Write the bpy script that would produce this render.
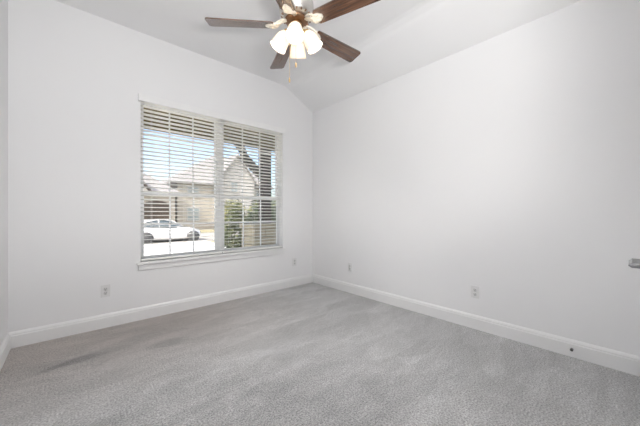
import bpy, bmesh, math, random
from mathutils import Vector, Matrix
random.seed(7)
R = math.radians
for o in list(bpy.data.objects): bpy.data.objects.remove(o, do_unlink=True)
S = bpy.context.scene
C = S.collection

# ------------------------------------------------------------------ camera, sky, sun, exposure
YAW = 41.87
cd = bpy.data.cameras.new('camera'); cam = bpy.data.objects.new('camera', cd); C.objects.link(cam)
cd.sensor_width = 36; cd.lens = 276.0/640*36; cd.clip_start = 0.02; cd.clip_end = 500
cam.location = (0, 0, 1.1); cam.rotation_euler = (R(90), 0, R(-YAW))
S.camera = cam
S.view_settings.view_transform = 'Standard'; S.view_settings.look = 'None'
S.view_settings.gamma = 1; S.view_settings.use_curve_mapping = False
S.view_settings.exposure = 0.16
SUN_W = 9.0; SKY_W = 0.33; BULB_L = 1050; UPFILL_W = 46; HALL_FILL_W = 10; HALL_FILL_R = .25
W = bpy.data.worlds.new('world'); S.world = W; W.use_nodes = True
wn = W.node_tree; wn.nodes.clear()
sky = wn.nodes.new('ShaderNodeTexSky'); sky.sky_type = 'NISHITA'; sky.sun_disc = False
sky.sun_elevation = R(48); sky.sun_rotation = R(200); sky.air_density = 1.0; sky.dust_density = 3.0; sky.ozone_density = 1.5
bg = wn.nodes.new('ShaderNodeBackground'); bg.inputs[1].default_value = SKY_W
wo = wn.nodes.new('ShaderNodeOutputWorld')
wn.links.new(sky.outputs[0], bg.inputs[0]); wn.links.new(bg.outputs[0], wo.inputs[0])
sd = bpy.data.lights.new('sun', 'SUN'); sd.energy = SUN_W; sd.angle = R(.6); sd.color = (1, .96, .88)
sun = bpy.data.objects.new('sun', sd); C.objects.link(sun); sun.rotation_euler = (R(50), 0, R(-76)); sun.location = (0, -5, 12)
# added fill light under the entry ceiling, unseen behind the camera
ld = bpy.data.lights.new('hall_fill_light', 'POINT'); ld.energy = HALL_FILL_W; ld.shadow_soft_size = HALL_FILL_R; ld.color = (.94, .975, 1)
lo = bpy.data.objects.new('hall_fill_light', ld); C.objects.link(lo); lo.location = (.08, -.75, 2.30)

# added fill light aimed up at the ceiling, unseen behind the camera
td = bpy.data.lights.new('fill_uplight', 'AREA'); td.shape = 'DISK'; td.size = .30; td.energy = UPFILL_W; td.color = (1, .985, .965)
to = bpy.data.objects.new('fill_uplight', td); C.objects.link(to); TD = Vector((.10, .26, .95)).normalized(); TQ = TD.to_track_quat('Z', 'Y')
to.location = Vector((.25, -.28, 1.15)) + TD*.145; to.rotation_euler = (-TD).to_track_quat('Z', 'Y').to_euler()

# ------------------------------------------------------------------ materials
def mat(name, col, rough=.6, metal=0, spec=.5, emit=None, es=0, noise=None, bump=None, coat=0):
    """noise=(scale, amount, detail) value variation; bump=(scale, strength, distance)"""
    m = bpy.data.materials.new(name); m.use_nodes = True
    nt = m.node_tree; b = nt.nodes['Principled BSDF']
    b.inputs['Base Color'].default_value = (*col, 1); b.inputs['Roughness'].default_value = rough
    b.inputs['Metallic'].default_value = metal; b.inputs['Specular IOR Level'].default_value = spec
    b.inputs['Coat Weight'].default_value = coat
    if emit: b.inputs['Emission Color'].default_value = (*emit, 1); b.inputs['Emission Strength'].default_value = es
    tc = nt.nodes.new('ShaderNodeTexCoord')
    if noise is None: noise = (6, .02, 2)
    n = nt.nodes.new('ShaderNodeTexNoise'); n.inputs['Scale'].default_value = noise[0]; n.inputs['Detail'].default_value = noise[2]
    nt.links.new(tc.outputs['Object'], n.inputs['Vector'])
    mr = nt.nodes.new('ShaderNodeMapRange'); mr.inputs[3].default_value = 1-noise[1]; mr.inputs[4].default_value = 1+noise[1]
    nt.links.new(n.outputs[0], mr.inputs[0])
    mx = nt.nodes.new('ShaderNodeVectorMath'); mx.operation = 'SCALE'; mx.inputs[0].default_value = col
    nt.links.new(mr.outputs[0], mx.inputs['Scale']); nt.links.new(mx.outputs[0], b.inputs['Base Color'])
    if bump:
        n2 = nt.nodes.new('ShaderNodeTexNoise'); n2.inputs['Scale'].default_value = bump[0]; n2.inputs['Detail'].default_value = 3
        nt.links.new(tc.outputs['Object'], n2.inputs['Vector'])
        bp = nt.nodes.new('ShaderNodeBump'); bp.inputs['Strength'].default_value = bump[1]; bp.inputs['Distance'].default_value = bump[2]
        nt.links.new(n2.outputs[0], bp.inputs['Height']); nt.links.new(bp.outputs[0], b.inputs['Normal'])
    return m

def glass(name, tint=(1, 1, 1), gl=.06):
    m = bpy.data.materials.new(name); m.use_nodes = True; nt = m.node_tree; nt.nodes.clear()
    o = nt.nodes.new('ShaderNodeOutputMaterial'); mx = nt.nodes.new('ShaderNodeMixShader'); mx.inputs[0].default_value = gl
    t = nt.nodes.new('ShaderNodeBsdfTransparent'); t.inputs[0].default_value = (*tint, 1)
    g = nt.nodes.new('ShaderNodeBsdfGlossy'); g.inputs['Roughness'].default_value = .02
    nt.links.new(t.outputs[0], mx.inputs[1]); nt.links.new(g.outputs[0], mx.inputs[2]); nt.links.new(mx.outputs[0], o.inputs[0])
    return m

M = {}
M['wall'] = mat('wall_paint', (.88, .88, .888), .85, spec=.2, noise=(2, .006, 2), bump=(180, .04, .002))
M['ceil'] = mat('ceiling_paint', (.90, .90, .908), .9, spec=.15, noise=(2, .006, 2), bump=(140, .05, .002))
M['trim'] = mat('white_semigloss_trim', (.86, .86, .86), .4, spec=.4)
M['vinyl'] = mat('white_vinyl', (.90, .90, .90), .35, spec=.4)
M['slat'] = mat('white_blind_slat', (.95, .945, .91), .45, spec=.4)
M['cord'] = mat('white_cord', (.84, .84, .82), .8)
M['plate'] = mat('white_plastic', (.79, .79, .79), .3)
M['socket'] = mat('white_socket_plastic', (.70, .70, .70), .35)
M['black'] = mat('black_hole', (.03, .03, .03), .6)
M['rubber'] = mat('dark_rubber', (.05, .05, .05), .7)
M['nickel'] = mat('brushed_nickel', (.62, .60, .57), .32, 1)
M['dnickel'] = mat('satin_dark_nickel', (.30, .30, .31), .35, 1)
M['brass'] = mat('antique_brass', (.60, .42, .22), .3, 1)
M['iron'] = mat('antique_white_metal', (.86, .82, .73), .3, .2, noise=(40, .15, 3))
M['bronze'] = mat('dark_bronze', (.26, .15, .09), .35, 1)
M['glass'] = glass('window_glass', gl=.04)
M['cglass'] = mat('car_glass', (.05, .07, .08), .08, spec=.8)
M['paint'] = mat('white_car_paint', (.58, .58, .58), .25, coat=.6)
M['tire'] = mat('black_tyre', (.03, .03, .03), .8)
M['rim'] = mat('grey_alloy', (.35, .35, .36), .35, .8)
M['soffit'] = mat('stained_wood_soffit', (.13, .09, .008), .6, noise=(8, .25, 4))
M['cedar'] = mat('dark_cedar', (.05, .036, .028), .75, noise=(12, .35, 4))
M['stone'] = mat('tan_stone', (.42, .36, .25), .85, noise=(5, .3, 4), bump=(9, .5, .03))
M['stucco'] = mat('cream_stucco', (.33, .305, .26), .9, noise=(3, .06, 4))
M['siding'] = mat('white_siding', (.38, .37, .35), .8, noise=(3, .05, 3))
M['shingle'] = mat('pale_grey_shingle', (.24, .23, .225), .9, noise=(14, .15, 4))
M['garage'] = mat('brown_garage_door', (.05, .033, .02), .6, noise=(5, .2, 3))
M['pane'] = mat('dark_house_window', (.22, .26, .27), .15)
M['conc'] = mat('pale_concrete', (.80, .78, .73), .9, noise=(.8, .06, 5), bump=(20, .2, .01))
M['street'] = mat('worn_pale_asphalt', (.33, .305, .27), .9, noise=(.8, .08, 5), bump=(20, .2, .01))
M['lawn'] = mat('dormant_grass', (.28, .25, .15), .95, noise=(2.5, .3, 6), bump=(30, .6, .03))
M['soil'] = mat('brown_mulch', (.14, .09, .06), .95, noise=(12, .4, 5), bump=(30, .6, .03))
M['leaf'] = mat('green_leaf', (.085, .105, .03), .55, noise=(9, .45, 3))
M['leafdark'] = mat('dark_green_leaf', (.045, .065, .025), .6, noise=(6, .4, 3))
M['leafpale'] = mat('olive_leaf', (.30, .30, .13), .6, noise=(4, .3, 3))
M['bark'] = mat('brown_bark', (.11, .08, .055), .9, noise=(14, .3, 4))

def walnut():
    m = bpy.data.materials.new('walnut_veneer'); m.use_nodes = True; nt = m.node_tree; b = nt.nodes['Principled BSDF']
    tc = nt.nodes.new('ShaderNodeTexCoord'); mp = nt.nodes.new('ShaderNodeMapping'); mp.inputs['Scale'].default_value = (3, 60, 10)
    n = nt.nodes.new('ShaderNodeTexNoise'); n.inputs['Scale'].default_value = 1; n.inputs['Detail'].default_value = 5; n.inputs['Distortion'].default_value = .6
    cr = nt.nodes.new('ShaderNodeValToRGB')
    cr.color_ramp.elements[0].position = .32; cr.color_ramp.elements[0].color = (.050, .020, .010, 1)
    cr.color_ramp.elements[1].position = .72; cr.color_ramp.elements[1].color = (.20, .095, .05, 1)
    nt.links.new(tc.outputs['Object'], mp.inputs[0]); nt.links.new(mp.outputs[0], n.inputs['Vector'])
    nt.links.new(n.outputs[0], cr.inputs[0]); nt.links.new(cr.outputs[0], b.inputs['Base Color'])
    b.inputs['Roughness'].default_value = .22; b.inputs['Specular IOR Level'].default_value = .6; b.inputs['Coat Weight'].default_value = 1; b.inputs['Coat Roughness'].default_value = .2
    return m
M['walnut'] = walnut()

def shade_mat():
    m = bpy.data.materials.new('frosted_lit_glass'); m.use_nodes = True; nt = m.node_tree; nt.nodes.clear()
    o = nt.nodes.new('ShaderNodeOutputMaterial')
    d = nt.nodes.new('ShaderNodeBsdfDiffuse'); d.inputs[0].default_value = (.85, .82, .76, 1)
    t = nt.nodes.new('ShaderNodeBsdfTranslucent'); t.inputs[0].default_value = (.9, .78, .60, 1)
    e = nt.nodes.new('ShaderNodeEmission'); e.inputs[0].default_value = (1, .80, .58, 1); e.inputs[1].default_value = .22
    tc = nt.nodes.new('ShaderNodeTexCoord'); n = nt.nodes.new('ShaderNodeTexNoise'); n.inputs['Scale'].default_value = 35
    mr = nt.nodes.new('ShaderNodeMapRange'); mr.inputs[3].default_value = .10; mr.inputs[4].default_value = .24
    nt.links.new(tc.outputs['Object'], n.inputs['Vector']); nt.links.new(n.outputs[0], mr.inputs[0])
    tr = nt.nodes.new('ShaderNodeMixShader'); nt.links.new(mr.outputs[0], tr.inputs[0])
    nt.links.new(d.outputs[0], tr.inputs[1]); nt.links.new(t.outputs[0], tr.inputs[2])
    a = nt.nodes.new('ShaderNodeAddShader'); nt.links.new(tr.outputs[0], a.inputs[0]); nt.links.new(e.outputs[0], a.inputs[1])
    nt.links.new(a.outputs[0], o.inputs[0])
    return m
M['shade'] = shade_mat()
def emis(name, col, s):
    m = bpy.data.materials.new(name); m.use_nodes = True; nt = m.node_tree; nt.nodes.clear()
    o = nt.nodes.new('ShaderNodeOutputMaterial'); e = nt.nodes.new('ShaderNodeEmission')
    e.inputs[0].default_value = (*col, 1); e.inputs[1].default_value = s; nt.links.new(e.outputs[0], o.inputs[0]); return m
M['bulb'] = emis('glowing_bulb', (1, .96, .93), BULB_L)
M['hallfill'] = emis('fill_dome_glow', (1, .95, .88), 2)  # glow of the dome that goes with the added hall fill

def carpet():
    m = bpy.data.materials.new('grey_cut_pile_carpet'); m.use_nodes = True; nt = m.node_tree; b = nt.nodes['Principled BSDF']
    L = nt.links.new
    def N(t, **k):
        n = nt.nodes.new(t)
        for a, v in k.items(): setattr(n, a, v)
        return n
    tc = N('ShaderNodeTexCoord')
    def noise(scale, detail, rough=.5, dist=0, mapping=None):
        n = N('ShaderNodeTexNoise'); n.inputs['Scale'].default_value = scale; n.inputs['Detail'].default_value = detail
        n.inputs['Roughness'].default_value = rough; n.inputs['Distortion'].default_value = dist
        if mapping:
            mp = N('ShaderNodeMapping'); mp.inputs['Rotation'].default_value = (0, 0, R(mapping[0])); mp.inputs['Scale'].default_value = mapping[1]
            L(tc.outputs['Object'], mp.inputs[0]); L(mp.outputs[0], n.inputs['Vector'])
        else: L(tc.outputs['Object'], n.inputs['Vector'])
        return n.outputs[0]
    def mr(src, a, b_, c, d):
        n = N('ShaderNodeMapRange'); n.inputs[1].default_value = a; n.inputs[2].default_value = b_
        n.inputs[3].default_value = c; n.inputs[4].default_value = d; L(src, n.inputs[0]); return n.outputs[0]
    def mul(a, b_):
        n = N('ShaderNodeMath', operation='MULTIPLY'); L(a, n.inputs[0]); L(b_, n.inputs[1]); return n.outputs[0]
    speck = mr(noise(105, 2, .6), .32, .68, .50, 1.50)
    mid = mr(noise(28, 3, .6), .3, .7, .93, 1.07)
    s1 = mr(noise(1.0, 4, .6, 1.0, (38, (1.3, 5, 1))), .40, .60, .93, 1.07)
    s2 = mr(noise(1.0, 4, .6, 1.2, (-28, (1.6, 4.5, 1))), .42, .58, .94, 1.07)
    # nap patches left by the vacuum: angular cells, each with its own pile direction
    vo = N('ShaderNodeTexVoronoi'); vo.inputs['Scale'].default_value = 1.0; vo.inputs['Randomness'].default_value = 1
    mp = N('ShaderNodeMapping'); mp.inputs['Rotation'].default_value = (0, 0, R(25)); mp.inputs['Scale'].default_value = (1.5, 3.6, 1)
    L(tc.outputs['Object'], mp.inputs[0]); L(mp.outputs[0], vo.inputs['Vector'])
    sp = N('ShaderNodeSeparateColor'); L(vo.outputs['Color'], sp.inputs[0])
    s3 = mr(sp.outputs[0], 0, 1, .92, 1.08)
    # stains and broad darker foreground patches, ellipses with ragged edges: (x, y, half length, half width, angle)
    def dark_ellipse(x, y, a, w, rot, dark):
        mp = N('ShaderNodeMapping', vector_type='TEXTURE'); mp.inputs['Location'].default_value = (x, y, 0)
        mp.inputs['Rotation'].default_value = (0, 0, R(rot)); mp.inputs['Scale'].default_value = (a, w, 1)
        L(tc.outputs['Object'], mp.inputs[0])
        nz = N('ShaderNodeTexNoise'); nz.inputs['Scale'].default_value = 6; L(tc.outputs['Object'], nz.inputs['Vector'])
        sc = N('ShaderNodeVectorMath', operation='SCALE'); L(nz.outputs['Color'], sc.inputs[0]); sc.inputs['Scale'].default_value = .9
        ad = N('ShaderNodeVectorMath', operation='ADD'); L(mp.outputs[0], ad.inputs[0]); L(sc.outputs[0], ad.inputs[1])
        sb = N('ShaderNodeVectorMath', operation='SUBTRACT'); L(ad.outputs[0], sb.inputs[0]); sb.inputs[1].default_value = (.45, .45, .45)
        m2 = N('ShaderNodeVectorMath', operation='MULTIPLY'); L(sb.outputs[0], m2.inputs[0]); m2.inputs[1].default_value = (1, 1, 0)
        ln = N('ShaderNodeVectorMath', operation='LENGTH'); L(m2.outputs[0], ln.inputs[0])
        return mr(ln.outputs['Value'], .65, 1.15, dark, 1)
    # thin pale ridges where the nap was brushed both ways
    ridges = []
    for sc_, rot, wd in ((1.3, 12, .018), (1.7, 57, .014)):
        ve = N('ShaderNodeTexVoronoi', feature='DISTANCE_TO_EDGE'); ve.inputs['Scale'].default_value = sc_
        mp = N('ShaderNodeMapping'); mp.inputs['Rotation'].default_value = (0, 0, R(rot)); mp.inputs['Scale'].default_value = (1.2, 2.6, 1)
        L(tc.outputs['Object'], mp.inputs[0]); L(mp.outputs[0], ve.inputs['Vector'])
        e_ = mr(ve.outputs['Distance'], 0, wd*2.2, 1, 0)
        k_ = mul(e_, mr(noise(1.9, 2), .45, .62, 0, .11))
        n_ = N('ShaderNodeMath', operation='ADD'); n_.inputs[1].default_value = 1; L(k_, n_.inputs[0]); ridges.append(n_.outputs[0])
    v = mul(mul(mul(speck, mid), mul(s1, s2)), mul(s3, mul(*ridges)))
    for st in STAINS_AND_TONE: v = mul(v, dark_ellipse(*st))
    # worn, browner traffic soiling along the window wall
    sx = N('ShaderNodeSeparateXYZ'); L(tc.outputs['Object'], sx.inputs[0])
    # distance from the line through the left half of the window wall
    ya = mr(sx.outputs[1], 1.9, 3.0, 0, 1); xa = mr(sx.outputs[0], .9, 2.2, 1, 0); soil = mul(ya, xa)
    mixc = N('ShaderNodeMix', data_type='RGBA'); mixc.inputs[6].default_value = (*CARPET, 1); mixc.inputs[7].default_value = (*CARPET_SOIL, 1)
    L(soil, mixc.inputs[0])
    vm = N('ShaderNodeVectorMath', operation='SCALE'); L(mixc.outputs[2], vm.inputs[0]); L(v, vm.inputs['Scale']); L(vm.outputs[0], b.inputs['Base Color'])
    b.inputs['Roughness'].default_value = 1; b.inputs['Specular IOR Level'].default_value = .05
    b.inputs['Sheen Weight'].default_value = .6; b.inputs['Sheen Roughness'].default_value = .45
    bp = N('ShaderNodeBump'); bp.inputs['Strength'].default_value = .8; bp.inputs['Distance'].default_value = .008
    L(noise(130, 3, .7), bp.inputs['Height']); L(bp.outputs[0], b.inputs['Normal'])
    return m
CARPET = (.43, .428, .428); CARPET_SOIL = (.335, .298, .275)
STAINS_AND_TONE = [(.15, .75, 1.45, 1.0, 25, .76), (-.2, 1.3, .65, .55, 70, .80), (1.7, .35, .9, .3, 5, .93), (.03, 2.745, .17, .065, 4, .60), (-.10, 2.72, .13, .030, 14, .82), (.61, 2.60, .16, .08, 5, .76), (.30, 2.75, .16, .05, -30, .93),  # leading entries: broad darker patches towards the camera; then the small stains
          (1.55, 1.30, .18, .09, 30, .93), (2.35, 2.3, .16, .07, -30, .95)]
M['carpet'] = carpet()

# ------------------------------------------------------------------ mesh helpers
def box(bm, x0, x1, y0, y1, z0, z1, bev=0, mtx=None):
    vs = [Vector((x, y, z)) for x in (x0, x1) for y in (y0, y1) for z in (z0, z1)]
    if mtx: vs = [mtx @ v for v in vs]
    v = [bm.verts.new(p) for p in vs]
    fs = [(0, 1, 3, 2), (4, 6, 7, 5), (0, 4, 5, 1), (2, 3, 7, 6), (0, 2, 6, 4), (1, 5, 7, 3)]
    f = [bm.faces.new([v[i] for i in q]) for q in fs]
    if bev:
        es = list({e for q in f for e in q.edges})
        bmesh.ops.bevel(bm, geom=es, offset=bev, segments=2, affect='EDGES', profile=.5)
def lathe(bm, prof, seg=24, mtx=None, cap=True):
    rings = []
    for r, z in prof:
        ring = []
        for k in range(seg):
            a = 2*math.pi*k/seg; p = Vector((r*math.cos(a), r*math.sin(a), z))
            ring.append(bm.verts.new(mtx @ p if mtx else p))
        rings.append(ring)
    for a, b in zip(rings, rings[1:]):
        for k in range(seg):
            f = bm.faces.new((a[k], a[(k+1) % seg], b[(k+1) % seg], b[k])); f.smooth = True
    if cap:
        bm.faces.new(rings[0][::-1]); bm.faces.new(rings[-1])
def tube(bm, pts, r, seg=10):
    pts = [Vector(p) for p in pts]; rings = []
    for i, p in enumerate(pts):
        d = (pts[min(i+1, len(pts)-1)]-pts[max(i-1, 0)]).normalized()
        u = d.cross(Vector((0, 0, 1)));  u = d.cross(Vector((1, 0, 0))) if u.length < .1 else u
        u.normalize(); w = d.cross(u); rr = r[i] if isinstance(r, (list, tuple)) else r
        rings.append([bm.verts.new(p+u*rr*math.cos(2*math.pi*k/seg)+w*rr*math.sin(2*math.pi*k/seg)) for k in range(seg)])
    for a, b in zip(rings, rings[1:]):
        for k in range(seg):
            f = bm.faces.new((a[k], a[(k+1) % seg], b[(k+1) % seg], b[k])); f.smooth = True
    bm.faces.new(rings[0][::-1]); bm.faces.new(rings[-1])
def prism(bm, poly, mtx0, mtx1):
    """poly: 2-D points; mtx0/mtx1 map (u,v) -> Vector for the two ends"""
    a = [bm.verts.new(mtx0(u, v)) for u, v in poly]; b = [bm.verts.new(mtx1(u, v)) for u, v in poly]
    n = len(poly); bm.faces.new(a); bm.faces.new(b[::-1])
    for i in range(n): bm.faces.new((a[i], a[(i+1) % n], b[(i+1) % n], b[i]))
def obj(name, bm, m, parent=None, **props):
    bmesh.ops.recalc_face_normals(bm, faces=bm.faces)
    me = bpy.data.meshes.new(name); bm.to_mesh(me); bm.free()
    o = bpy.data.objects.new(name, me); C.objects.link(o)
    for q in (m if isinstance(m, list) else [m]): me.materials.append(M[q])
    if parent: o.parent = parent
    for k, v in props.items(): o[k] = v
    return o
def thing(name, label, cat, loc=(0, 0, 0), rz=0, group=None, kind=None):
    o = bpy.data.objects.new(name, None); C.objects.link(o); o.location = loc; o.rotation_euler = (0, 0, rz)
    o.empty_display_size = .1
    if label: o['label'] = label
    if cat: o['category'] = cat
    if group: o['group'] = group
    if kind: o['kind'] = kind
    return o
def copy_tree(o, parent=None):
    c = o.copy(); C.objects.link(c); c.parent = parent
    for ch in [k for k in bpy.data.objects if k.parent == o]: copy_tree(ch, c)
    return c
def BM(): return bmesh.new()

# ------------------------------------------------------------------ room
XL, XR, YB, YW = -.39, 2.853, -.07, 3.355
ZW, ZC, XS = 2.70, 2.965, 2.37
T = .14
WX0, WX1, WZ0, WZ1 = .522, 2.279, .59, 2.318
HX, HY = 1.0, -1.8      # entry hall behind the camera
st = dict(kind='structure')
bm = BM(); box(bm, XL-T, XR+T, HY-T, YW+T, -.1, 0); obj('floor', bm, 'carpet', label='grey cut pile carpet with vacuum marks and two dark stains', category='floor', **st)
# ceiling: flat, then a soft bend into the slope above the right wall
prof = [(XL-T, ZC), (XS-.07, ZC), (XS-.03, ZC-.006), (XS+.03, ZC-.028), (XS+.07, ZC-.052), (XR, ZW), (XR+T, ZW-.077)]
prof += [(XR+T, ZC+.12), (XL-T, ZC+.12)]
bm = BM(); prism(bm, prof, lambda u, v: Vector((u, HY-T, v)), lambda u, v: Vector((u, YW+T, v)))
obj('ceiling', bm, 'ceil', label='white ceiling, flat with a sloped side above the right wall', category='ceiling', **st)
def zc(x): return ZC
# walls
bm = BM(); box(bm, XL-T, XL, HY-T, YW+T, 0, ZC); obj('wall_left', bm, 'wall', **st)
bm = BM(); box(bm, XR, XR+T, YB-T, YW+T, 0, ZW); obj('wall_right', bm, 'wall', **st)
bm = BM()
box(bm, XL, WX0, YW, YW+T, 0, WZ1); box(bm, WX1, XR, YW, YW+T, 0, WZ1)
box(bm, WX0, WX1, YW, YW+T, 0, WZ0)
prism(bm, [(XL, WZ1), (XR, WZ1), (XR, ZW), (XS, ZC), (XL, ZC)], lambda u, v: Vector((u, YW, v)), lambda u, v: Vector((u, YW+T, v)))
obj('wall_front', bm, 'wall', **st)
bm = BM()
DX0, DX1, DH = 1.40, 2.16, 2.05
box(bm, HX, DX0, YB-T, YB, 0, DH); box(bm, DX1, XR, YB-T, YB, 0, DH)
prism(bm, [(HX, DH), (XR, DH), (XR, ZW), (XS, ZC), (HX, ZC)], lambda u, v: Vector((u, YB, v)), lambda u, v: Vector((u, YB-T, v)))
obj('wall_back', bm, 'wall', **st)
bm = BM(); box(bm, HX, HX+T, HY, YB-T, 0, ZC); box(bm, XL, HX+T, HY-T, HY, 0, ZC); obj('wall_hall', bm, 'wall', **st)

# baseboards
bp = [(0, 0), (.016, 0), (.016, .098), (.0125, .102), (.0125, .112), (.009, .120), (.004, .128), (0, .130)]
def baseboard(name, p0, p1, nrm):
    p0, p1, nrm = Vector(p0), Vector(p1), Vector(nrm)
    bm = BM(); prism(bm, bp, lambda u, v: p0+nrm*u+Vector((0, 0, v)), lambda u, v: p1+nrm*u+Vector((0, 0, v)))
    obj(name, bm, 'trim', **st)
baseboard('baseboard_front', (XL, YW, 0), (XR, YW, 0), (0, -1, 0))
baseboard('baseboard_right', (XR, .0-.05, 0), (XR, YW, 0), (-1, 0, 0))
baseboard('baseboard_left', (XL, HY, 0), (XL, YW, 0), (1, 0, 0))

# closet door in the back wall, edge on at the frame's right border
dr = thing('door_1', 'white door in the back wall with a dark nickel lever', 'door', (0, 0, 0), kind='structure')
bm = BM(); box(bm, DX0, DX1, YB-.045, YB-.003, .012, DH-.005)
for a, b in ((.2, .95), (1.1, 1.9)): box(bm, DX0+.13, DX1-.13, YB-.004, YB-.0005, a, b, .0015)
obj('door_panel', bm, 'trim', dr)
hz = .918
bm = BM(); mt = Matrix.Translation((DX0+.155, YB-.001, hz)) @ Matrix.Rotation(R(90), 4, 'X')
lathe(bm, [(.001, 0), (.032, 0), (.032, -.006), (.028, -.010), (.012, -.012), (.011, -.05), (.010, -.052)], 24, Matrix.Translation((DX0+.155, YB-.003, hz)) @ Matrix.Rotation(R(90), 4, 'X'))
vs = [(.165, .0115, .036, .068), (.060, .0105, .036, .0685), (.046, .0085, .038, .0690), (.040, .002, .050, .0695)]   # tapering blade of the lever
rg = []
for dx, hh, ya, yb in vs:
    rg.append([bm.verts.new((DX0+dx, YB+yy, hz+zz)) for yy, zz in ((ya, -hh), (yb-.008, -hh), (yb, -hh*.25), (yb, hh*.25), (yb-.008, hh), (ya, hh))])
for a, b in zip(rg, rg[1:]):
    for k in range(6): bm.faces.new((a[k], a[(k+1) % 6], b[(k+1) % 6], b[k]))
bm.faces.new(rg[0]); bm.faces.new(rg[-1])
obj('door_handle', bm, 'dnickel', dr, label='dark nickel lever handle')

# ------------------------------------------------------------------ windows
MX = (WX0+WX1)/2-.014; YF = YW+.085    # inner face of the vinyl frames
RAIL = 1.315
def window(name, x0, x1, left):
    w = thing(name, 'white vinyl single hung window with grids, '+('left' if left else 'right')+' one of the pair', 'window', (0, 0, 0), kind='structure')
    f = .022; bm = BM()
    box(bm, x0, x0+f, YF, YW+T, WZ0, WZ1); box(bm, x1-f, x1, YF, YW+T, WZ0, WZ1)
    box(bm, x0+f, x1-f, YF, YW+T, WZ0, WZ0+f); box(bm, x0+f, x1-f, YF, YW+T, WZ1-f, WZ1)
    obj('window_frame', bm, 'vinyl', w)
    a, b = x0+f, x1-f
    for sash, z0, z1, y0, rows in (('lower_sash', WZ0+f, RAIL+.018, YF+.006, 2), ('upper_sash', RAIL-.018, WZ1-f, YF+.030, 3)):
        s = .023; bm = BM(); y1 = y0+.022
        box(bm, a, a+s, y0, y1, z0, z1); box(bm, b-s, b, y0, y1, z0, z1)
        box(bm, a+s, b-s, y0, y1, z0, z0+s+.006); box(bm, a+s, b-s, y0, y1, z1-s-.004, z1)
        so = obj(sash, bm, 'vinyl', w)
        ga, gb, gz0, gz1 = a+s, b-s, z0+s+.006, z1-s-.004
        bm = BM(); ym = y0+.009
        for k in (1, 2):
            xx = ga+(gb-ga)*k/3; box(bm, xx-.008, xx+.008, ym-.004, ym+.004, gz0, gz1)
        for k in range(1, rows):
            zz = gz0+(gz1-gz0)*k/rows; box(bm, ga, gb, ym-.0038, ym+.0038, zz-.008, zz+.008)
        obj('muntin', bm, 'vinyl', so)
        bm = BM(); box(bm, ga, gb, y0+.016, y0+.019, gz0, gz1); obj('glass', bm, 'glass', so)
    return w
window('window_1', WX0, MX-.015, True)
window('window_2', MX+.015, WX1, False)
bm = BM(); box(bm, MX-.015, MX+.015, YF-.004, YW+T, WZ0, WZ1); obj('trim_1', bm, 'vinyl', label='white mullion post between the two windows', category='trim', **st)
# stool and apron
bm = BM(); box(bm, WX0-.035, WX1+.035, YW-.032, YW, WZ0-.022, WZ0, .004); box(bm, WX0+.001, WX1-.001, YW-.004, YF, WZ0-.004, WZ0+.001)
obj('trim_2', bm, 'trim', label='white window stool under both windows', category='trim', **st)
bm = BM(); box(bm, WX0-.02, WX1+.02, YW-.014, YW, WZ0-.082, WZ0-.022, .003); obj('trim_3', bm, 'trim', label='white apron board below the window stool', category='trim', **st)

# ------------------------------------------------------------------ blinds
YS = YW+.038
def blind(x0, x1, label, wand):
    b = thing('window_blind', label, 'blind', ((x0+x1)/2, YS, WZ0+.01), group='horizontal blinds in the window')
    hw = (x1-x0)/2; top = WZ1-WZ0-.012
    bm = BM(); box(bm, -hw, hw, -.026, .026, top-.030, top, .002); obj('headrail', bm, 'vinyl', b)
    bm = BM(); z = top-.052; tilt = R(8); pitch = .0425; zs = []
    while z > .045:
        zs.append(z)
        m_ = Matrix.Translation((0, 0, z)) @ Matrix.Rotation(-tilt, 4, 'X')
        # inner (room side, -y) edge higher, very slightly crowned
        n = 4; w = .0245; th = .0014
        up = []; dn = []
        for k in range(n+1):
            y = -w+2*w*k/n; c = .0012*(1-(y/w)**2)
            up.append((y, c+th)); dn.append((y, c-th))
        poly = up+dn[::-1]
        prism(bm, poly, lambda u, v: m_ @ Vector((-hw, u, v)), lambda u, v: m_ @ Vector((hw, u, v)))
        z -= pitch
    obj('slats', bm, 'slat', b)
    bm = BM(); box(bm, -hw, hw, -.025, .025, .002, .020, .004); obj('bottom_rail', bm, 'slat', b)
    for xc in (-hw+.10, 0, hw-.10):
        bm = BM()
        for yy in (-.0262, .0262): tube(bm, [(xc, yy, .02), (xc, yy, top-.04)], .0011, 6)
        for zz in zs: tube(bm, [(xc, -.0262, zz-.001), (xc, .0262, zz-.001)], .0006, 5)
        obj('ladder_cord', bm, 'cord', b)
    xc = hw-.035
    bm = BM(); tube(bm, [(xc, -.031, top-.03), (xc, -.0315, .64)], .0013, 6); tube(bm, [(xc-.012, -.031, top-.03), (xc-.002, -.0315, .64)], .0013, 6)
    pc = obj('pull_cord', bm, 'cord', b)
    bm = BM(); lathe(bm, [(.003, .645), (.007, .635), (.011, .600), (.0115, .592), (.009, .588)], 12, Matrix.Translation((xc, -.0335, 0)))
    obj('tassel', bm, 'plate', pc)
    return b
blind(WX0+.005, MX-.004, 'white horizontal blind with open slats in front of the left window', 0)
blind(MX+.004, WX1-.005, 'white horizontal blind with open slats in front of the right window', 0)
bm = BM(); x0, x1 = WX0-.02, WX1+.02
box(bm, x0, x1, YW-.040, YW-.030, WZ1-.070, WZ1+.003, .003)
box(bm, x0, x0+.010, YW-.031, YW-.0005, WZ1-.070, WZ1+.003); box(bm, x1-.010, x1, YW-.031, YW-.0005, WZ1-.070, WZ1+.003)
box(bm, x0+.009, x1-.009, YW-.033, YW-.0005, WZ1-.006, WZ1+.001)
o = obj('blind_valance', bm, 'vinyl', label='long white valance board across the top of both window blinds', category='valance')

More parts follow.
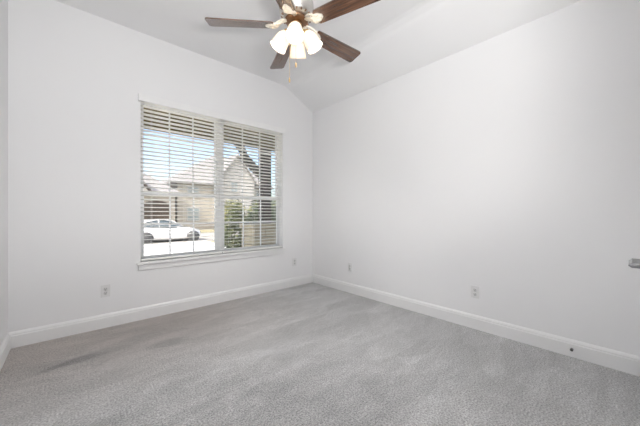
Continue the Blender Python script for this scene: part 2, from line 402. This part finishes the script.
# ------------------------------------------------------------------ outlets, door stop
def outlet(loc, rz, label, kind='duplex'):
    t = thing('wall_outlet', label, 'outlet', loc, rz, 'white outlet plates near the baseboards')
    bm = BM(); box(bm, -.036, .036, -.006, 0, -.058, .058, .002)
    obj('plate', bm, 'plate', t)
    for s in (-1, 1):
        bm = BM(); lathe(bm, [(.001, -.0078), (.0155, -.0078), (.0165, -.006), (.0165, -.004)], 20, Matrix.Translation((0, 0, s*.0195)) @ Matrix.Rotation(R(-90), 4, 'X') )
        so = obj('socket', bm, 'socket', t)
        bm = BM()
        for xx, h in ((-.0065, .005), (.0065, .004)): box(bm, xx-.0013, xx+.0013, -.0084, -.0070, s*.0195+.003-h, s*.0195+.003+h)
        box(bm, -.0022, .0022, -.0084, -.0070, s*.0195-.0105, s*.0195-.006)
        obj('slots', bm, 'black', so)
    bm = BM(); lathe(bm, [(.0008, -.0072), (.003, -.0070), (.0034, -.0058)], 12, Matrix.Rotation(R(-90), 4, 'X'))
    obj('screw', bm, 'nickel', t)
    return t
outlet((.237, YW, .352), 0, 'white outlet plate on the window wall, left of the window')
outlet((2.49, YW, .362), 0, 'white outlet plate on the window wall, between the window and the far corner')
outlet((XR, 2.56, .355), R(-90), 'small white outlet plate on the right wall, nearest the far corner')
outlet((XR, .971, .350), R(-90), 'white outlet plate in the middle of the right wall')
t = thing('door_stop', 'small dark round door bumper screwed to the right baseboard', 'door stop', (XR-.016, .285, .062), R(-90))
bm = BM(); lathe(bm, [(.001, 0), (.010, 0), (.010, -.004), (.008, -.008), (.0075, -.018)], 16, Matrix.Rotation(R(-90), 4, 'X')); obj('base', bm, 'dnickel', t)
bm = BM(); lathe(bm, [(.0075, -.018), (.0095, -.019), (.0098, -.026), (.007, -.030)], 16, Matrix.Rotation(R(-90), 4, 'X')); obj('rubber_tip', bm, 'rubber', t)

# ------------------------------------------------------------------ ceiling fan
FX, FY, FZ = 1.262, 1.675, 2.515
PHI = 184 - YAW
fan = thing('ceiling_fan', 'five-blade ceiling fan with walnut blades and four lit frosted glass shades', 'ceiling fan', (FX, FY, FZ))
H = ZC-FZ
bm = BM(); lathe(bm, [(.068, H), (.068, H-.02), (.055, H-.05), (.02, H-.06)], 32); obj('canopy', bm, 'nickel', fan)
bm = BM(); tube(bm, [(0, 0, H-.055), (0, 0, .20)], .013, 16); obj('downrod', bm, 'nickel', fan)
bm = BM(); lathe(bm, [(.02, .235), (.05, .232), (.085, .215), (.112, .195), (.128, .165), (.131, .12), (.128, .085), (.112, .062), (.085, .052), (.06, .048)], 40)
obj('motor_housing', bm, 'nickel', fan)
bm = BM()                       # vent slots and flywheel under the motor
lathe(bm, [(.062, .052), (.085, .046), (.088, .038), (.082, .030), (.045, .026)], 40)
for k in range(20):
    a = 2*math.pi*k/20; box(bm, .088, .116, -.005, .005, .058, .070, .001, Matrix.Rotation(a, 4, 'Z'))
obj('flywheel', bm, 'bronze', fan)
bm = BM(); lathe(bm, [(.030, .032), (.038, .020), (.040, .0), (.036, -.012), (.024, -.020)], 28); obj('switch_housing', bm, 'brass', fan)
bm = BM(); lathe(bm, [(.024, -.018), (.044, -.024), (.050, -.036), (.046, -.052), (.030, -.062), (.012, -.070), (.006, -.085), (.001, -.088)], 28)
kit = obj('light_kit_hub', bm, 'iron', fan)
def blade_mesh():
    bm = BM(); r0, r1, w0, w1, th = .170, .66, .056, .070, .004; c = .022
    pts = [(r0, -w0+.015), (r0+.015, -w0)]
    pts += [(r1-c, -w1)]
    for k in range(1, 5): a = -math.pi/2+math.pi/2*k/5; pts.append((r1-c+c*math.cos(a), -w1+c+c*math.sin(a)))
    pts += [(r1, -w1+c)]
    full = pts+[(x, -y) for x, y in pts[::-1]]
    prism(bm, full, lambda u, v: Vector((u, v, -th)), lambda u, v: Vector((u, v, th)))
    return bm
def iron_mesh():
    bm = BM()
    for s in (-1, 1):
        tube(bm, [(.075, s*.014, .036), (.105, s*.022, .030), (.135, s*.034, .012), (.155, s*.038, -.004), (.180, s*.030, -.011), (.205, s*.014, -.011)], [.006, .007, .007, .006, .006, .005], 8)
        tube(bm, [(.165, s*.046, -.004), (.172, s*.020, -.010), (.155, s*.006, -.006), (.140, s*.014, 0), (.148, s*.026, 0)], .006, 8)
    tube(bm, [(.075, 0, .036), (.120, 0, .020), (.160, 0, -.004), (.215, 0, -.012)], [.012, .010, .008, .007], 8)
    prism(bm, [(.150, -.016), (.178, -.034), (.205, -.030), (.232, -.010), (.232, .010), (.205, .030), (.178, .034), (.150, .016)], lambda u, v: Vector((u, v, -.0125)), lambda u, v: Vector((u, v, -.0042)))
    for x, y in ((.188, -.022), (.188, .022), (.216, 0)): lathe(bm, [(.001, -.018), (.010, -.016), (.013, -.009), (.013, -.004)], 12, Matrix.Translation((x, y, 0)))
    return bm
bl = None
for k in range(5):
    ang = R(PHI-72*k)
    if k == 0:
        bl = obj('blade', blade_mesh(), 'walnut', fan); ir = obj('blade_iron', iron_mesh(), 'iron', bl)
        b = bl
    else:
        b = bl.copy(); C.objects.link(b); b.parent = fan
        i2 = ir.copy(); C.objects.link(i2); i2.parent = b
    b.rotation_euler = (Matrix.Rotation(ang, 3, 'Z') @ Matrix.Rotation(R(-14), 3, 'X')).to_euler()
# four shades; the nearest points at the camera
sa0 = 180 - YAW + 0
for k in range(4):
    az = R(sa0 + 90*k)
    d = Vector((math.cos(az), math.sin(az), 0)); root = d*.040+Vector((0, 0, -.040))
    ax = (d*.50+Vector((0, 0, -.866))).normalized()
    q = Vector((0, 0, 1)).rotation_difference(ax).to_matrix().to_4x4()
    neck = d*.068+Vector((0, 0, -.036))
    bm = BM(); tube(bm, [root, d*.058+Vector((0, 0, -.030)), neck, neck+ax*.012], .008, 10)
    lathe(bm, [(.010, -.004), (.024, .002), (.026, .024), (.022, .026)], 20, Matrix.Translation(neck) @ q)
    arm = obj('lamp_arm', bm, 'brass', fan)
    bm = BM(); mt = Matrix.Translation(neck) @ q; n = 32; rings = []
    pr = [(.025, .016), (.034, .026), (.046, .045), (.054, .070), (.058, .100), (.062, .135), (.065, .150)]
    for r, z in pr+[(r-.003, z) for r, z in pr[::-1]]:
        ring = []
        for j in range(n):
            a = 2*math.pi*j/n; rr = r*(1+.025*math.cos(8*a)*(z/.135))
            ring.append(bm.verts.new(mt @ Vector((rr*math.cos(a), rr*math.sin(a), z))))
        rings.append(ring)
    for a_, b_ in zip(rings, rings[1:]):
        for j in range(n):
            f = bm.faces.new((a_[j], a_[(j+1) % n], b_[(j+1) % n], b_[j])); f.smooth = True
    obj('lamp_shade', bm, 'shade', fan)
    bm = BM(); lathe(bm, [(.010, .020), (.013, .028), (.023, .042), (.027, .055), (.024, .068), (.015, .078), (.003, .082)], 18, mt)
    obj('bulb', bm, 'bulb', fan)
for (r_, u_, L_, lab) in ((-.050, -.02, .40, 1), (.0, -.045, .30, 2)):
    # r_ along the camera's right, u_ away from it
    a = R(YAW); px = r_*math.cos(a)+u_*math.sin(a); py = -r_*math.sin(a)+u_*math.cos(a)
    bm = BM(); n = int(L_/.007)
    tube(bm, [(px, py, -.01), (px, py, -L_)], .0010, 6)
    for k in range(n): lathe(bm, [(.0006, -.0022), (.002, 0), (.0006, .0022)], 6, Matrix.Translation((px, py, -.012-k*.007)))
    pc = obj('pull_chain', bm, 'brass', fan)
    bm = BM(); lathe(bm, [(.002, -L_), (.006, -L_-.006), (.007, -L_-.020), (.0055, -L_-.034), (.002, -L_-.038)], 12, Matrix.Translation((px, py, 0)))
    obj('pull_knob', bm, 'brass', pc)

fl = thing('fill_uplight_stand', 'added fill light, slim stand with upturned tilted bowl, unseen behind the camera', 'floor lamp', (.25, -.28, 0))  # made-up stand that carries the added uplight, out of view
bm = BM(); lathe(bm, [(.13, 0), (.13, .012), (.03, .03), (.013, .04)], 32); obj('base', bm, 'dnickel', fl)
bm = BM(); tube(bm, [(0, 0, .035), (0, 0, 1.135)], .012, 14); obj('pole', bm, 'dnickel', fl)
bm = BM(); lathe(bm, [(.014, -.02), (.08, 0), (.14, .05), (.175, .13), (.170, .13), (.135, .06), (.075, .012), (.010, 0)], 36, Matrix.Translation((0, 0, 1.15)) @ TQ.to_matrix().to_4x4(), cap=False); obj('bowl', bm, 'nickel', fl)
# made-up fixture for the added hall fill light, unseen behind the camera
hl = thing('hall_fill_fixture', 'added fill light, round flush dome on the entry ceiling, unseen behind the camera', 'ceiling lamp', (.08, -.75, ZC))
bm = BM(); lathe(bm, [(.17, 0), (.17, -.03), (.15, -.035)], 32); obj('fill_base', bm, 'nickel', hl)
bm = BM(); lathe(bm, [(.16, -.03), (.15, -.06), (.11, -.10), (.05, -.125), (.002, -.13)], 32); obj('fill_dome', bm, 'hallfill', hl)

# ------------------------------------------------------------------ outside
G = -.70
bm = BM(); box(bm, -60, 90, YW+T, 120, G-.3, G-.02); obj('ground', bm, 'lawn', label='dormant tan lawn around the houses', category='lawn', **st)
bm = BM(); box(bm, -50, 80, 18.2, 25.5, G-.1, G); obj('street', bm, 'street', label='pale concrete street with the white car on it', category='street', **st)
bm = BM(); box(bm, -3, 6.4, 5.2, 18.2, G-.1, G); obj('driveway', bm, 'conc', label='pale concrete driveway between the window and the street', category='driveway', **st)
bm = BM(); box(bm, -3, 8, YW+T, 5.2, G-.1, G+.45); obj('porch_slab', bm, 'conc', label='concrete porch slab right outside the window', category='porch floor', **st)
bm = BM(); box(bm, 1.4, 7.5, 5.25, 9.2, G-.1, G+.015); obj('planting_bed', bm, 'soil', label='brown mulch bed under the shrubs', category='planting bed', **st)
# exterior shell of our own house so no light leaks in
pr = thing('porch_roof', 'porch roof with stained wood soffit and dark cedar beam outside the windows', 'porch roof', (0, YW+T, 0))
bm = BM(); y = .01
while y < 1.62:
    box(bm, -1.3, 6.5, y, y+.125, 2.60, 2.63); y += .132
box(bm, -1.3, 6.5, .005, 1.66, 2.615, 2.80); obj('soffit', bm, 'soffit', pr)
bm = BM(); box(bm, -1.3, 6.5, 1.33, 1.50, 2.40, 2.62, .006); obj('beam', bm, 'soffit', pr)
bm = BM(); box(bm, -1.4, 6.6, 1.62, 1.66, 2.58, 2.84); obj('fascia', bm, 'trim', pr)
PX, PY = 2.90, YW+T+1.415
pp = thing('porch_post', 'dark cedar porch post with diagonal brace on a tan stone pier', 'porch post', (PX, PY, G+.45))
bm = BM(); box(bm, -.10, .10, -.085, .085, 1.14, 2.40-(G+.45), .006); obj('post', bm, 'cedar', pp)
bm = BM(); z1 = 2.40-(G+.45)
pts = []
for k in range(9):
    s = k/8; pts.append((-.10-.54*s, z1-.46*(1-s)**1.1))
n = len(pts)
up = [(x, z) for x, z in pts]; lo_ = [(x+.05, z-.22) if i < n-1 else (x+.16, z) for i, (x, z) in enumerate(pts)]
lo_ = [(min(x, -.10), min(z, z1)) for x, z in lo_]
poly = up+lo_[::-1]
prism(bm, poly, lambda u, v: Vector((u, -.06, v)), lambda u, v: Vector((u, .06, v)))
obj('brace', bm, 'cedar', pp)
bm = BM(); zz = 0; row = 0
while zz < 1.05:
    hh = .15; xx = -.38
    off = .0 if row % 2 else .12
    cuts = [-.38]+[c_ for c_ in (-.26+off, -.02+off, .20+off) if c_ < .34]+[.38]
    for a_, b_ in zip(cuts, cuts[1:]): box(bm, a_+.004, b_-.004, -.27, .27, zz+.004, zz+hh-.004, .012)
    zz += hh; row += 1
obj('stone_pier', bm, 'stone', pp)
bm = BM(); box(bm, -.41, .41, -.30, .30, 1.05, 1.14, .012); obj('pier_cap', bm, 'stone', pp)

# ---- shrubs
def leafball(cx, cy, cz, rx, ry, rz, n, s, seed):
    rnd = random.Random(seed); bm = BM()
    for _ in range(n):
        while True:
            v = Vector((rnd.uniform(-1, 1), rnd.uniform(-1, 1), rnd.uniform(-1, 1)))
            if .35 < v.length < 1: break
        lump = 1+.12*math.sin(5*v.x+seed)+.10*math.sin(7*v.z+2*v.y)
        p = Vector((cx+v.x*rx*lump, cy+v.y*ry*lump, cz+v.z*rz*lump))
        m_ = Matrix.Translation(p) @ Matrix.Rotation(rnd.uniform(0, 6.28), 4, 'Z') @ Matrix.Rotation(rnd.uniform(-1.2, 1.2), 4, 'X')
        l = s*rnd.uniform(.7, 1.3)
        q = [(-l*.5, 0, 0), (0, -l*.24, l*.05), (l*.5, 0, 0), (0, l*.24, l*.05)]
        bm.faces.new([bm.verts.new(m_ @ Vector(c_)) for c_ in q])
    return bm
def shrub(x, y, r, h, n, s, seed, leaf, label, name='shrub', cat='shrub', group=None):
    t = thing(name, label, cat, (x, y, G), group=group)
    bm = leafball(0, 0, h*.53, r, r, h*.47, n, s, seed); obj('foliage', bm, leaf, t)
    bm = BM(); rnd = random.Random(seed)
    for k in range(5):
        a = k*1.26; tube(bm, [(0, 0, -.02), (.25*r*math.cos(a), .25*r*math.sin(a), h*.3), (.6*r*math.cos(a), .6*r*math.sin(a), h*.75)], [.025, .018, .006], 6)
    obj('stem', bm, 'bark', t)
    return t
shrub(2.85, 6.15, .36, 2.05, 5200, .075, 1, 'leaf', 'leafy green shrub close to the window, left of the stone pier')
shrub(4.75, 7.9, .95, 2.30, 7000, .11, 2, 'leafdark', 'dark green shrub behind the stone pier of the porch')
for i, (x, y, r, h, lab) in enumerate(((13.0, 28.6, 1.2, 3.3, 'olive green shrub at the foot of the gabled house, left of the pair'), (16.3, 28.2, 1.5, 3.3, 'wide olive green shrub at the foot of the gabled house, right of the pair'))):
    shrub(x, y, r, h, 2600, .28, 11+i, 'leafpale', lab, group='shrubs in front of the gabled house')

# ---- houses
def house_window(parent, x, y, z, w, h, arch=False):
    bm = BM(); t_ = .10
    box(bm, x-w/2-t_, x+w/2+t_, y-.06, y+.02, z-t_, z); box(bm, x-w/2-t_, x+w/2+t_, y-.06, y+.02, z+h, z+h+t_)
    box(bm, x-w/2-t_, x-w/2, y-.06, y+.02, z, z+h); box(bm, x+w/2, x+w/2+t_, y-.06, y+.02, z, z+h)
    box(bm, x-.03, x+.03, y-.05, y+.02, z, z+h); box(bm, x-w/2, x+w/2, y-.045, y+.02, z+h/2-.03, z+h/2+.03)
    f = obj('window', bm, 'siding', parent)
    bm = BM(); box(bm, x-w/2, x+w/2, y-.02, y+.015, z, z+h); obj('pane', bm, 'pane', f)
def hip_roof(parent, x0, x1, y0, y1, z0, z1, rx0, rx1, ov=.45, name='roof', m='shingle'):
    bm = BM(); ym = (y0+y1)/2
    a = [Vector(p) for p in ((x0-ov, y0-ov, z0), (x1+ov, y0-ov, z0), (x1+ov, y1+ov, z0), (x0-ov, y1+ov, z0))]
    lo4 = [bm.verts.new(p-Vector((0, 0, .18))) for p in a]; up4 = [bm.verts.new(p) for p in a]
    r0 = bm.verts.new((rx0, ym, z1)); r1 = bm.verts.new((rx1, ym, z1))
    bm.faces.new(lo4[::-1])
    for i in range(4): bm.faces.new((lo4[i], lo4[(i+1) % 4], up4[(i+1) % 4], up4[i]))
    bm.faces.new((up4[0], up4[1], r1, r0)); bm.faces.new((up4[1], up4[2], r1)); bm.faces.new((up4[2], up4[3], r0, r1)); bm.faces.new((up4[3], up4[0], r0))
    return obj(name, bm, m, parent)
hb = thing('house', 'cream two-storey house with white front gable and pale hipped roof across the street', 'house', (0, 0, G))
YH = 32.
bm = BM(); box(bm, 8.3, 19.6, YH, YH+11, 0, 5.0); obj('wall', bm, 'stucco', hb)
hip_roof(hb, 8.0, 19.6, YH, YH+11, 5.15, 9.6, 14.2, 16.6)
bm = BM(); gx0, gx1, gm, ge, gt = 12.2, 16.7, 14.45, 5.6, 8.5
prism(bm, [(gx0, 0), (gx1, 0), (gx1, ge), (gm, gt), (gx0, ge)], lambda u, v: Vector((u, YH-1.2, v)), lambda u, v: Vector((u, YH+4, v))); obj('gable_wall', bm, 'siding', hb)
bm = BM(); dz = .22
for s, gx in ((-1, gx0), (1, gx1)):
    ex = gx+s*.4; ez = ge-(gt-ge)/(gm-gx0)*.4
    prism(bm, [(ex, ez), (gm, gt+.02), (gm, gt+dz+.02), (ex, ez+dz)], lambda u, v: Vector((u, YH-1.6, v)), lambda u, v: Vector((u, YH+5, v)))
obj('gable_roof', bm, 'shingle', hb)
house_window(hb, 14.1, YH-1.2, 4.25, .75, 1.1)
house_window(hb, 9.9, YH, 3.6, 1.1, 1.0); house_window(hb, 9.9, YH, 1.0, 1.2, 1.4)
house_window(hb, 13.5, YH-1.2, .9, 1.4, 1.5); house_window(hb, 18.2, YH, 3.4, 1.1, 1.2)
hc = thing('house', 'cream house with dark brown arched garage door at the left edge of the view', 'house', (0, 0, G))
bm = BM(); box(bm, -5, 7.7, 30.5, 40, 0, 3.9); obj('wall', bm, 'stucco', hc)
hip_roof(hc, -5, 7.6, 30.5, 40, 3.9, 7.6, 0.0, 3.2)
bm = BM(); pts = [(4.9, 0), (7.2, 0), (7.2, 2.5)]+[(6.05+1.15*math.cos(a), 2.5+.5*math.sin(a)) for a in [math.pi*k/8 for k in range(1, 8)]]+[(4.9, 2.5)]
prism(bm, pts, lambda u, v: Vector((u, 30.42, v)), lambda u, v: Vector((u, 30.55, v)))
for k in range(1, 5): box(bm, 4.95, 7.15, 30.40, 30.43, k*.6-.02, k*.6+.02)
obj('garage_door', bm, 'garage', hc)
bm = BM(); prism(bm, [(2.4, 3.7), (5.4, 3.7), (3.9, 5.6)], lambda u, v: Vector((u, 29.9, v)), lambda u, v: Vector((u, 32.5, v))); obj('dormer_wall', bm, 'siding', hc)
bm = BM()
for s in (-1, 1): prism(bm, [(3.9+s*1.8, 3.42), (3.9, 5.7), (3.9, 5.92), (3.9+s*1.8, 3.64)], lambda u, v: Vector((u, 29.6, v)), lambda u, v: Vector((u, 33, v)))
obj('dormer_roof', bm, 'cedar', hc)
house_window(hc, 3.9, 30.5, .9, 1.2, 1.5)

# ---- parked car
CX, CY = 3.17, 19.5        # rear wheel; front wheel 2.75 m further right
car = thing('car', 'white parked sedan with dark glass on the street outside', 'car', (CX, CY, G)); car.scale = (.94, .94, .94)
HWd = .90
def loft(bm, secs):
    """secs: list of (x, [(y,z)...half section from bottom centre outward to top centre])"""
    rings = []
    for x, half in secs:
        full = [Vector((x, -y, z)) for y, z in half]+[Vector((x, y, z)) for y, z in half[::-1]]
        rings.append([bm.verts.new(p) for p in full])
    n = len(rings[0])
    for a, b in zip(rings, rings[1:]):
        for k in range(n):
            f = bm.faces.new((a[k], a[(k+1) % n], b[(k+1) % n], b[k])); f.smooth = True
    bm.faces.new(rings[0][::-1]); bm.faces.new(rings[-1])
def sec(w, zb, zs, zt): return [(.02, zb), (w*.88, zb), (w, zb+.12), (w*1.0, (zb+zs)/2), (w*.97, zs), (w*.82, zt), (.02, zt+.025)]
bm = BM()
loft(bm, [(-1.02, sec(.62, .40, .62, .74)), (-.95, sec(.76, .30, .80, .92)), (-.6, sec(.88, .24, .88, 1.00)), (0, sec(.92, .20, .90, 1.02)), (.8, sec(.92, .19, .88, .98)),
          (1.6, sec(.92, .19, .86, .95)), (2.1, sec(.92, .19, .85, .95)), (2.75, sec(.92, .20, .80, .88)), (3.12, sec(.87, .24, .70, .79)), (3.30, sec(.78, .30, .58, .68)), (3.38, sec(.60, .36, .48, .56))])
body = obj('body', bm, 'paint', car)
cut = []
for wx in (0, 2.75):      # wheel wells: dark liners set just proud of the flank
    for s in (-1, 1):
        bm = BM(); lathe(bm, [(.001, 0), (.385, 0), (.385, -.10), (.001, -.10)], 28, Matrix.Translation((wx, s*(.93), .34)) @ Matrix.Rotation(R(90*s), 4, 'X'), cap=False)
        obj('wheel_well', bm, 'rubber', car)
bm = BM()
def rs(w, z0, z1): return [(.02, z0), (w, z0), (w*.985, z0+(z1-z0)*.3), (w*.90, z0+(z1-z0)*.8), (w*.80, z1-.01), (w*.5, z1), (.02, z1+.01)]
loft(bm, [(-.72, rs(.66, .98, 1.00)), (-.3, rs(.76, .96, 1.19)), (.1, rs(.80, .95, 1.36)), (.55, rs(.81, .95, 1.455)), (1.0, rs(.81, .94, 1.47)), (1.4, rs(.81, .93, 1.42)), (1.8, rs(.80, .93, 1.24)), (2.28, rs(.74, .92, .955))])
obj('greenhouse', bm, 'cglass', car)
bm = BM()
for s in (-1, 1):
    P = [(-.55, 1.03), (-.2, 1.24), (.1, 1.375), (.55, 1.47), (1.0, 1.485), (1.4, 1.435), (1.8, 1.255), (2.2, 1.0)]
    W_ = [.68, .67, .66, .66, .66, .66, .67, .70]
    tube(bm, [(x, s*(w+.02), z) for (x, z), w in zip(P, W_)], .035, 8)
    tube(bm, [(.75, s*.81, .96), (.72, s*.70, 1.45)], .035, 8)
loft(bm, [(.3, [(.02, 1.40), (.6, 1.40), (.64, 1.42), (.62, 1.43), (.5, 1.435), (.3, 1.44), (.02, 1.445)]), (.6, [(.02, 1.43), (.62, 1.43), (.67, 1.46), (.6, 1.475), (.5, 1.48), (.3, 1.487), (.02, 1.49)]),
          (1.0, [(.02, 1.43), (.62, 1.43), (.67, 1.47), (.6, 1.485), (.5, 1.495), (.3, 1.502), (.02, 1.505)]), (1.4, [(.02, 1.39), (.6, 1.39), (.66, 1.42), (.6, 1.435), (.5, 1.442), (.3, 1.448), (.02, 1.45)])])
obj('roof_panel', bm, 'paint', car)
wh = None
for wx in (0, 2.75):
    for s in (-1, 1):
        bm = BM(); mt = Matrix.Translation((wx, s*.86, .34)) @ Matrix.Rotation(R(90), 4, 'X')
        lathe(bm, [(.22, -.09), (.30, -.105), (.335, -.09), (.34, 0), (.335, .09), (.30, .105), (.22, .09)], 32, mt)
        w_ = obj('wheel', bm, 'tire', car)
        bm = BM()
        for k in range(10):
            a = 2*math.pi*k/10; box(bm, .03, .225, -.016, .016, -.115, .115, .004, mt @ Matrix.Rotation(a, 4, 'Z'))
        lathe(bm, [(.001, -.118), (.055, -.118), (.055, .118), (.001, .118)], 16, mt, cap=False)
        obj('rim', bm, 'rim', w_)
bm = BM(); box(bm, -.75, 3.05, -.80, .80, .14, .24, .02); obj('underbody', bm, 'rubber', car)
for s in (-1, 1):
    bm = BM(); box(bm, 3.10, 3.33, s*.62-.12, s*.62+.12, .56, .64, .02); obj('headlamp', bm, 'cglass', car)
    bm = BM(); box(bm, 1.72, 1.90, s*1.0-.09, s*1.0+.09, .95, 1.07, .03); obj('mirror', bm, 'paint', car)
